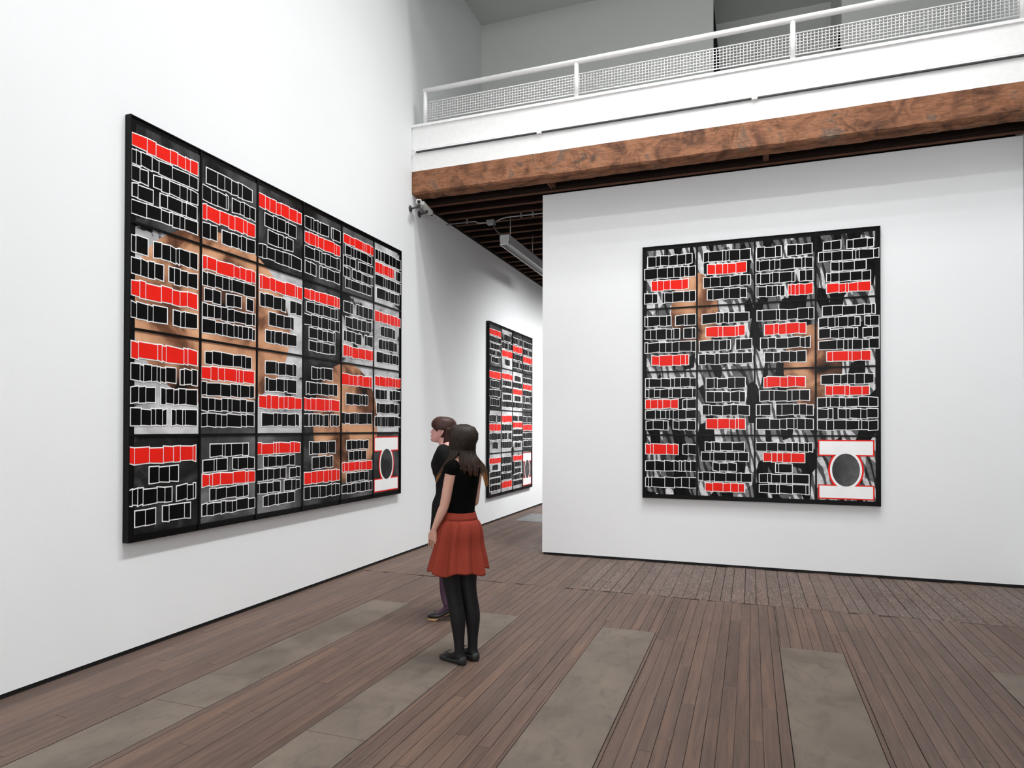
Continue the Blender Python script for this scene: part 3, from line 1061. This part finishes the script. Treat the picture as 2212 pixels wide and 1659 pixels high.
    for (h, t, hz) in FEET:
        d = (t - h); d.z = 0; d.normalize(); sd = Vector((d.y, -d.x, 0))
        rs = []
        for (u, w, zl, zh) in ((0, .016, .012, .036), (.03, .029, .006, .067), (.10, .032, .012, .088), (.25, .033, .012, .093), (.45, .035, .008, .069), (.68, .043, .004, .045), (.85, .040, .004, .033), (1, .02, .006, .02)):
            c = h + d * (u * .225)
            zb = hz * max(0, 1 - u / .66) + P.get('sole', 0)
            rs.append([tuple(c + sd * (w * cos(2 * pi * k / 18)) + Vector((0, 0, zb + (zl + zh) / 2 + (zh - zl) / 2 * sin(2 * pi * k / 18)))) for k in range(18)])
        b.rings(rs)
    hz_ = [z for z in zs if z < 1.0]
    b.rings([torso_ring(z, .003) for z in hz_])
    o = b.build('tights', P['tights'], root, True)
    rm = o.modifiers.new('remesh', 'REMESH'); rm.mode = 'VOXEL'; rm.voxel_size = .006; rm.use_smooth_shade = True
    sm = o.modifiers.new('smooth', 'SMOOTH'); sm.factor = .5; sm.iterations = 2
    return root, dict(S=S, HP=HP, torso_ring=torso_ring, TORSO=TORSO, LEGS=LEGS, FEET=FEET, ARMS=ARMS, P=P, chin=chin)

def shirt(ctx, name, mat, root, z0, z1, neck, off, sleeve):
    """garment over the torso; neck(t) gives the neckline height for azimuth t (front = pi/2)"""
    b = MB()
    n = 72
    rs = []
    NZ = 46
    S = ctx['S']
    for i in range(NZ + 1):
        u = i / NZ
        ring = []
        for k in range(n):
            t = 2 * pi * k / n
            zt = neck(t)
            z = z0 + (zt - z0) * u
            a, bf, bb, cy = interp(ctx['TORSO'], z)
            o_ = off * (1 if u < .97 else .5)
            p = ell(0, cy, z, a + o_, bf + o_, bb + o_, n)[k]
            if zt > 1.30:
                pass
            ring.append(S(p))
        rs.append(ring)
    # turn the edge inwards
    ring = []
    for k in range(n):
        zt = neck(2 * pi * k / n) - .004
        a, bf, bb, cy = interp(ctx['TORSO'], zt)
        ring.append(S(ell(0, cy, zt, a - .006, bf - .006, bb - .006, n)[k]))
    rs.append(ring)
    b.rings(rs, cap=False)
    for (path, rad), frac in zip(ctx['ARMS'], sleeve):
        if frac <= 0:
            continue
        tab = [(i,) + tuple(p) + (r_,) for i, (p, r_) in enumerate(zip(path, rad))]
        ps, rr_ = [], []
        m = 26
        for i in range(m + 1):
            v = interp(tab, frac * i / m)
            ps.append(v[:3]); rr_.append(v[3] + off * (1.0 if i < m - 2 else 1.25))
        ps.append(tuple(Vector(ps[-1]) * .999 + Vector(ps[-2]) * .001)); rr_.append(rr_[-1] - off * 1.6)
        b.tube(ps, rr_, 28, cap=False)
    o = b.build(name, mat, root, True)
    return o

def ballet_flat(ctx, i, root, mat, bow):
    h, t, hz = ctx['FEET'][i]
    d = (t - h); d.z = 0; d.normalize(); sd = Vector((d.y, -d.x, 0))
    Lf = .245
    h = h - d * .010
    b = MB(); rs = []
    # (u, half width, top height)
    prof = ((0, .012, .030), (.02, .026, .056), (.08, .034, .058), (.2, .036, .046), (.4, .037, .036), (.55, .042, .034), (.66, .047, .042), (.75, .047, .042), (.86, .042, .036), (.95, .028, .028), (1, .010, .018))
    for u, w, tp in prof:
        c = h + d * (u * Lf)
        ring = []
        for k in range(24):
            a = 2 * pi * k / 24
            x = w * cos(a) * (1 if sin(a) > 0 else .96)
            z = (tp + .001) / 2 + (tp - .001) / 2 * (abs(sin(a)) ** .7) * (1 if sin(a) > 0 else -1)
            ring.append(tuple(c + sd * x + Vector((0, 0, max(.001, z)))))
        rs.append(ring)
    b.rings(rs)
    o = b.build('ballet_flat', mat, root, True)
    b = MB()
    c = h + d * (Lf * .70) + Vector((0, 0, .046))
    for s in (-1, 1):
        pts = []
        for j in range(13):
            a = 2 * pi * j / 12
            pts.append(tuple(c + sd * (s * (.013 - .013 * cos(a))) + d * (.008 * sin(a)) + Vector((0, 0, .006 + .011 * abs(sin(a / 2))))))
        b.tube(pts, .0018, 6)
        b.tube([tuple(c), tuple(c + sd * (s * .012) + d * .014 + Vector((0, 0, .003))), tuple(c + sd * (s * .018) + d * .03 - Vector((0, 0, .004)))], .0016, 6)
    b.build('bow', mat, o, True)
    return o

def court_shoe(ctx, i, root):
    h, t, hz = ctx['FEET'][i]
    sole = ctx['P'].get('sole', 0)
    d = (t - h); d.z = 0; d.normalize(); sd = Vector((d.y, -d.x, 0))
    Lf = .243
    h = h - d * .008
    prof = ((0, .012, .030), (.02, .026, .060), (.08, .033, .062), (.2, .034, .045), (.4, .036, .034), (.55, .042, .034), (.66, .047, .044), (.75, .047, .045), (.86, .043, .040), (.95, .031, .032), (1, .012, .022))
    def lift_(u):
        return hz * max(0, 1 - u / .64) + sole
    b = MB(); rs = []
    for u, w, tp in prof:
        c = h + d * (u * Lf)
        ring = []
        for k in range(24):
            a = 2 * pi * k / 24
            z = lift_(u) + (tp) / 2 + tp / 2 * (abs(sin(a)) ** .7) * (1 if sin(a) > 0 else -1)
            ring.append(tuple(c + sd * (w * cos(a)) + Vector((0, 0, z))))
        rs.append(ring)
    b.rings(rs); o = b.build('court_shoe', SHOE, root, True)
    # cork platform
    b = MB(); rs = []
    for u, w, tk in ((.57, .036, .003), (.62, .042, .013), (.68, .0455, .018), (.75, .046, .019), (.82, .044, .019), (.88, .039, .018), (.93, .032, .017), (.965, .024, .016), (.985, .013, .014)):
        c = h + d * (u * Lf)
        zt = lift_(u) + .004
        ring = []
        for sx, z in ((-1, zt - tk), (1, zt - tk), (1, zt), (-1, zt)):
            ring.append(tuple(c + sd * (w * sx) + Vector((0, 0, max(.001, z)))))
        rs.append(ring)
    b.rings(rs); bevel(b.build('cork_sole', CORK, o), .003)
    b = MB()
    c = h + d * .028
    b.tube([tuple(c + Vector((0, 0, .001))), tuple(c + Vector((0, 0, .02))), tuple(c - d * .004 + Vector((0, 0, hz * .6))), tuple(c - d * .004 + Vector((0, 0, hz + sole + .01)))], [.0085, .0085, .011, .026], 14)
    b.build('heel', SHOE, o, True)
    b = MB()
    c = h + d * (Lf * .74) + Vector((0, 0, sole + .046))
    for s in (-1, 1):
        pts = [tuple(c + sd * (s * (.011 - .011 * cos(2 * pi * j / 10))) + d * (.008 * sin(2 * pi * j / 10)) + Vector((0, 0, .003 + .008 * abs(sin(pi * j / 10))))) for j in range(11)]
        b.tube(pts, .0022, 6)
    b.build('bow', SHOE, o, True)
    return o

# ---- woman in the rust red skirt (seen from behind)
hm_cache = {}
def hm1(root):
    if 'a' not in hm_cache:
        hm_cache['a'] = hair_mat('dark_brown_hair_pale_ends', root, (42, 31, 25), (70, 49, 36), (172, 118, 72), 1.215, 1.55)
    return hm_cache['a']
def hm2(root):
    if 'b' not in hm_cache:
        hm_cache['b'] = hair_mat('brown_hair', root, (70, 46, 40), (60, 38, 34), (50, 32, 28), 1.3, 1.7)
    return hm_cache['b']

def torso_tab(dz=0, k=1.0, hip=.165, wk=1.0):
    #        z      a     front  back   cy
    return [(.73 + dz, .09, .06, .07, -.005), (.76 + dz, .135, .082, .095, -.005), (.83 + dz, hip, .098, .118, -.005), (.90 + dz, hip - .006, .096, .108, -.002),
            (.97 + dz, .124 * wk, .086, .088, .0), (1.03 + dz, .112 * k, .082, .080, .0), (1.10 + dz, .122 * k, .090, .082, .0), (1.18 + dz, .138 * k, .108, .090, -.002),
            (1.225 + dz, .146 * k, .118, .095, -.004), (1.28 + dz, .155 * k, .100, .098, -.006), (1.33 + dz, .168 * k, .078, .092, -.008),
            (1.358 + dz, .165 * k, .064, .078, -.010), (1.378 + dz, .125 * k, .056, .066, -.012), (1.395 + dz, .080, .050, .056, -.012), (1.42 + dz, .055, .045, .048, -.012)]

A = dict(torso=torso_tab(0, .84, .142, .90), chin=1.421, hs=.92, head_y=.012, turn=radians(14), tilt=radians(4), skin=SKIN1, tights=TIGHTS_BLACK, hair_m=hm1, armk=.93,
         leg_l=[(-.075, .015, .80, .083), (-.072, .022, .66, .073), (-.066, .02, .55, .060), (-.060, .002, .46, .052), (-.058, -.024, .36, .0515), (-.057, -.038, .29, .049), (-.056, -.046, .18, .036), (-.056, -.052, .10, .0315), (-.056, -.052, .055, .034)],
         leg_r=[(.080, .0, .80, .083), (.075, .004, .66, .073), (.066, .0, .55, .060), (.060, -.020, .46, .052), (.060, -.044, .36, .0515), (.062, -.056, .29, .049), (.061, -.058, .18, .036), (.060, -.058, .10, .0315), (.060, -.058, .055, .034)],
         foot_l=((-.058, -.098, 0), (-.062, .13, 0), 0), foot_r=((.055, -.102, 0), (.085, .12, 0), 0),
         arm_l=dict(joints=[(-.114, -.038, 1.335), (-.138, .015, 1.075), (-.168, .085, .915), (-.165, .108, .835)], palm=(1, .1, 0), thumb=(0, 1, 0), curl=.45),
         arm_r=dict(joints=[(.135, -.015, 1.335), (.150, .025, 1.085), (.105, .165, .975), (.06, .175, .92)], palm=(-.2, -1, 0), thumb=(0, 0, 1), curl=.9))
womanA, cA = person('person', (2.2535, 4.1765, 0), radians(65.8),
                    'woman with back turned, long dark hair, black top, rust red skirt, black tights', A)
def neckA(t):
    f = sin(t)          # 1 front, -1 back
    side = abs(cos(t))
    base = 1.382
    return base - .055 * max(0, -f) ** 1.3 * (1) - .05 * max(0, f) ** 1.5 - .012 * (1 - side)
shirt(cA, 'top', BLACK_KNIT, womanA, .985, 1.38, neckA, .006, (1.5, 1.5))

def skirt(root, S):
    b = MB()
    n = 180
    rs = []
    prof = [(1.028, .108, .093), (.985, .120, .102), (.955, .141, .132), (.90, .160, .152), (.80, .176, .162), (.70, .198, .186), (.628, .215, .204)]
    tab = sorted([(z, a, b_) for z, a, b_ in prof])
    rnd = random.Random(5)
    ph = [rnd.uniform(0, 6.28) for _ in range(6)]
    NZ = 44
    for i in range(NZ + 1):
        z = .985 - (.985 - .622) * i / NZ
        a, bb = interp(tab, z)
        u = i / NZ
        ring = []
        for k in range(n):
            t = 2 * pi * k / n
            pl_ = sum(exp(-(((t - c0 + pi) % (2 * pi) - pi) / .05) ** 2) for c0 in (3.5, 4.0, 4.45, 4.9, 5.4, 6.0, .5, 1.2, 1.9, 2.6, 3.05))
            fold = .015 * sin(11 * t + ph[0]) * min(1, u * 1.3) - .008 * pl_ * min(1, u * 9) * (1 - .55 * u) + .008 * u * sin(7 * t + ph[1]) + .004 * sin(19 * t + ph[2]) * min(1, u * 3) * (1 - .6 * u)
            hem = .012 * u * sin(5 * t + ph[3]) + .006 * u * sin(9 * t + ph[4])
            dx, dy = (a + fold) * cos(t), (bb + fold) * sin(t)
            ring.append((dx - .005 * u, dy + .006 + .018 * u, z + hem))
        rs.append(ring)
    inner = [[(x * .985, y * .985 + .0005, z + .002) for x, y, z in r] for r in reversed(rs[4:])]
    b.rings(rs + inner, cap=False)
    o = b.build('skirt', RUST, root, True)
    b = MB(); rs = []
    for z, e in ((.980, .001), (.982, .005), (.995, .005), (1.024, .004), (1.028, .003), (1.028, -.004)):
        a, bb = interp(tab, z)
        rs.append([((a + e) * cos(2 * pi * k / 72), (bb + e) * sin(2 * pi * k / 72) + .004, z + .004 * sin(2 * pi * k / 72)) for k in range(72)])
    b.rings(rs, cap=False); b.build('waistband', RUST, o, True)
    return o
skirt(womanA, cA['S'])
ballet_flat(cA, 0, womanA, SHOE_FLAT, True)
ballet_flat(cA, 1, womanA, SHOE_FLAT, True)

def hair_cap(ctx, offf, drop=None, zb=-.01):
    """closed shell over the skull; offf(t, z) is the hair thickness (negative = under the skin)"""
    HP = ctx['HP']
    rs = []
    NZ = 60
    for i in range(NZ + 1):
        z = zb + (.2145 - zb) * i / NZ
        ring = []
        for k in range(120):
            t = 2 * pi * k / 120
            zc = min(max(z, 0), .2145)
            x, y = head_pt(zc, t)
            if z < .02:
                x, y = head_pt(.02, t)
            o_ = offf(t, z)
            if o_ < -.004:
                o_ = -.030
            if drop:
                f_ = drop(t, z)
                x2, y2 = head_pt(max(zc, .10), t)
                x, y = x + (x2 - x) * f_, y + (y2 - y) * f_
            cx, cy = 0, -.005
            dx, dy = x - cx, y - cy
            l = sqrt(dx * dx + dy * dy) + 1e-6
            up = max(0, o_) * (z - .14) / .08 if z > .14 else 0
            ring.append(HP(cx + dx * (1 + o_ / max(l, .03)), cy + dy * (1 + o_ / max(l, .03)), z + up))
        rs.append(ring)
    return rs

def smooth01(a, c, x):
    t = max(0, min(1, (x - a) / (c - a)))
    return t * t * (3 - 2 * t)

def hairA():
    HP, S = cA['HP'], cA['S']
    b = MB()
    def off(t, z):
        f = sin(t)
        ang = abs(((t - pi / 2 + pi) % (2 * pi)) - pi)          # angle from the front
        edge = .95 + .35 * smooth01(.0, .17, .17 - z)
        face = smooth01(edge - .15, edge + .1, ang) if z < .178 else 1
        fr = smooth01(.150, .178, z)
        face = max(face, fr)
        th = .014 + .010 * smooth01(.05, .16, z) * (1 - max(0, f) * .4)
        low = smooth01(-.01, .03, z)
        return -.012 + (th + .012) * face * (.3 + .7 * low)
    def drop(t, z):
        ang = abs(((t - pi / 2 + pi) % (2 * pi)) - pi)
        return smooth01(1.2, 1.5, ang)
    b.rings(hair_cap(cA, off, drop))
    rnd = random.Random(2)
    # back curtain: layered locks falling from the crown to the shoulder blades
    for layer in range(3):
        for i in range(58):
            ang = -1.72 + 3.5 * i / 57 + rnd.uniform(-.03, .03)   # from straight back (0) round to both sides
            t = -pi / 2 + ang
            pts, rad = [], []
            gather = ang
            left = ang < -1.0             # her left side: swept forward over the shoulder
            zend = rnd.uniform(1.275, 1.345) if not left else rnd.uniform(1.225, 1.27)
            right = ang > .75
            rb = rnd.uniform(.7, 1.15)
            if right:
                zend = rnd.uniform(1.20, 1.29)
            for j in range(15):
                u = j / 14
                if u < .42:
                    z = .2125 - .1975 * (u / .42) ** 1.3
                    x, y = head_pt(max(z, .10), t)
                    k = 1 + (.024 + .004 * layer - .006 * (1 - u / .42)) / .075
                    p = Vector(HP(x * k, (y + .005) * k - .005, z + .020 * smooth01(.14, .2125, z)))
                    last = p
                else:
                    w = (u - .42) / .58
                    z = last.z + (zend - last.z) * w
                    # neck / shoulder following
                    tgt_r = .082 + .035 * w
                    q = Vector(((.099 + .003 * layer) * cos(t) * (1 - .08 * w), .004 + (.116 + .003 * layer) * sin(t) - .016 * w, z))
                    if left:
                        z = z + .028 * sin(pi * w); q = Vector((-.088 - .058 * w, -.040 + .135 * w ** 1.4, z))
                    if right:
                        q = Vector((.088 + .062 * w * rb, -.060 - .050 * w, z))
                    if z > 1.30:
                        pass
                    q = Vector(S(q))
                    p = last.lerp(q, smooth01(0, .75, w)); p.z = z
                pts.append(p)
                rad.append((.010 + .002 * layer) * (1 - .80 * u ** 2.2) * (.35 + .65 * smooth01(0, .12, u)))
            b.tube(pts, rad, 8, flat=.7)
    o = b.build('hair', hm1(womanA), womanA, True)
    b = MB()
    for i in range(40):
        ang = rnd.uniform(-1.8, 1.8); t = -pi / 2 + ang
        pts = []
        for j in range(9):
            u = j / 8
            z = .06 - .2 * u
            x, y = head_pt(max(.045, z), t)
            k = 1.25 + .16 * u + .06 * rnd.random()
            pts.append(HP(x * k + .02 * u * rnd.random(), y * k, z))
        b.tube(pts, .0009, 4)
    b.build('loose_strands', hm1(womanA), o, True)
hairA()

# ---- woman in the black dress (in profile behind her)
DZ = .075
B_ = dict(torso=torso_tab(DZ, 1.0, .168), chin=1.405 + DZ, hs=.97, head_y=.040, turn=radians(4), tilt=radians(10), skin=SKIN2, tights=TIGHTS_PURPLE, hair_m=hm2, lean=.045, sole=.018,
          leg_l=[(-.078, .0, .88, .085), (-.076, .01, .74, .074), (-.073, .02, .63, .060), (-.070, .026, .54, .052), (-.070, .028, .44, .051), (-.070, .030, .37, .048), (-.070, .036, .26, .036), (-.070, .026, .185, .033), (-.070, .005, .135, .034)],
          leg_r=[(.078, -.02, .88, .085), (.076, -.03, .74, .074), (.073, -.03, .63, .060), (.070, -.04, .54, .052), (.070, -.06, .44, .051), (.070, -.07, .37, .048), (.070, -.08, .26, .035), (.070, -.09, .185, .030), (.070, -.095, .135, .032)],
          foot_l=((-.070, -.055, 0), (-.072, .17, 0), .075), foot_r=((.075, -.12, 0), (.10, .1, 0), .075),
          arm_l=dict(joints=[(-.165, -.02, 1.41), (-.19, -.13, 1.16), (-.19, -.13, .955), (-.18, -.115, .875)], palm=(1, .1, 0), thumb=(0, 1, 0), curl=.8),
          arm_r=dict(joints=[(.165, -.02, 1.41), (.19, -.13, 1.16), (.19, -.13, .955), (.18, -.115, .875)], palm=(-1, .1, 0), thumb=(0, 1, 0), curl=.8))
womanB, cB = person('person', (1.76, 5.056, 0), radians(101.6),
                    'woman in profile looking left, brown fringed hair, black dress, purple tights and black heels', B_)
def neckB(t):
    f = sin(t)
    return 1.375 + DZ + .016 - .085 * max(0, f) ** 6 - .012 * max(0, f) - .006 * max(0, -f)
shirt(cB, 'dress_top', BLACK_CLOTH, womanB, 1.02, 1.46, neckB, .010, (3.4, 3.4))
def dress_skirt(root):
    b = MB(); rs = []
    tab = [(.655, .200, .178), (.72, .194, .166), (.85, .188, .146), (.92, .184, .140), (.98, .172, .130), (1.05, .138, .100), (1.10, .1235, .094), (1.14, .126, .094)]
    rnd = random.Random(8)
    ph = [rnd.uniform(0, 6) for _ in range(4)]
    for i in range(41):
        z = 1.13 - (1.13 - .655) * i / 40
        a, bb = interp(tab, z); u = i / 40
        ring = []
        for k in range(120):
            t = 2 * pi * k / 120
            fo = .006 * u * sin(8 * t + ph[0]) + .004 * u * sin(13 * t + ph[1])
            ring.append(cB['S']((a + fo) * 1.0 * cos(t) if False else 0, 0, z) if False else cB['S'](((a + fo) * cos(t), (bb + fo) * sin(t) + .006, z + .008 * u * sin(3 * t + ph[2]))))
        rs.append(ring)
    inner = [[(x * .985, y * .985, z + .002) for x, y, z in r] for r in reversed(rs[6:])]
    b.rings(rs + inner, cap=False)
    b.build('dress_skirt', BLACK_CLOTH, root, True)
    b = MB()
    # ruffle down the front
    for s in (-1, 1):
        pts = []
        for j in range(13):
            z = 1.41 - .2 * j / 12
            a, bf, bb, cy = interp(cB['TORSO'], z)
            pts.append(cB['S']((s * .020 + .004 * sin(j * 2.1), cy + bf * .99 + .012, z)))
        b.tube(pts, .007, 8)
    b.build('ruffle', BLACK_CLOTH, root, True)
dress_skirt(womanB)
court_shoe(cB, 0, womanB)
court_shoe(cB, 1, womanB)

def hairB():
    HP, S = cB['HP'], cB['S']
    b = MB()
    def off(t, z):
        ang = abs(((t - pi / 2 + pi) % (2 * pi)) - pi)
        edge = 1.02 + .85 * smooth01(.0, .045, .125 - z)         # hair line runs behind the ear lower down
        face = smooth01(edge - .12, edge + .08, ang) if z < .19 else 1
        face = max(face, smooth01(.142, .165, z))
        th = .012 + .012 * smooth01(.06, .16, z)
        ear = 1
        if ang < 1.9 and z < .118:
            ear = smooth01(1.72, 1.9, ang)
        return -.012 + (th + .012) * face * ear * (.4 + .6 * smooth01(.0, .04, z))
    b.rings(hair_cap(cB, off, None, .055))
    rnd = random.Random(4)
    # fringe swept to the temples
    for s in (-1, 1):
        for i in range(24):
            u0 = i / 23
            t0 = pi / 2 - s * (.10 + 1.0 * u0)
            pts, rad = [], []
            zend = .130 - .034 * u0 ** 1.2 + rnd.uniform(-.006, .004)
            for j in range(10):
                u = j / 9
                z = .19 + (zend - .19) * u
                t = t0 - s * .28 * u * (1 - .5 * u0)
                x, y = head_pt(z, t)
                k = 1 + (.018 - .010 * u * u) / .08
                pts.append(HP(x * k, y * k, z)); rad.append(.0085 * (1 - .85 * u ** 2))
            b.tube(pts, rad, 7, flat=.6)
    # nape length
    for i in range(50):
        ang = -1.12 + 2.24 * i / 49
        t = -pi / 2 + ang
        pts, rad = [], []
        for j in range(10):
            u = j / 9
            z = .15 - (.215 + rnd.uniform(-.012, .012)) * u
            x, y = head_pt(max(z, .10), t)
            k = 1 + (.018 - .008 * u) / .08
            k2 = k * (1 - .24 * smooth01(.5, 1, u))
            pts.append(HP(x * k2, y * k2, z)); rad.append(.010 * (1 - .8 * u ** 2.4))
        b.tube(pts, rad, 7, flat=.7)
    b.build('hair', hm2(womanB), womanB, True)
hairB()
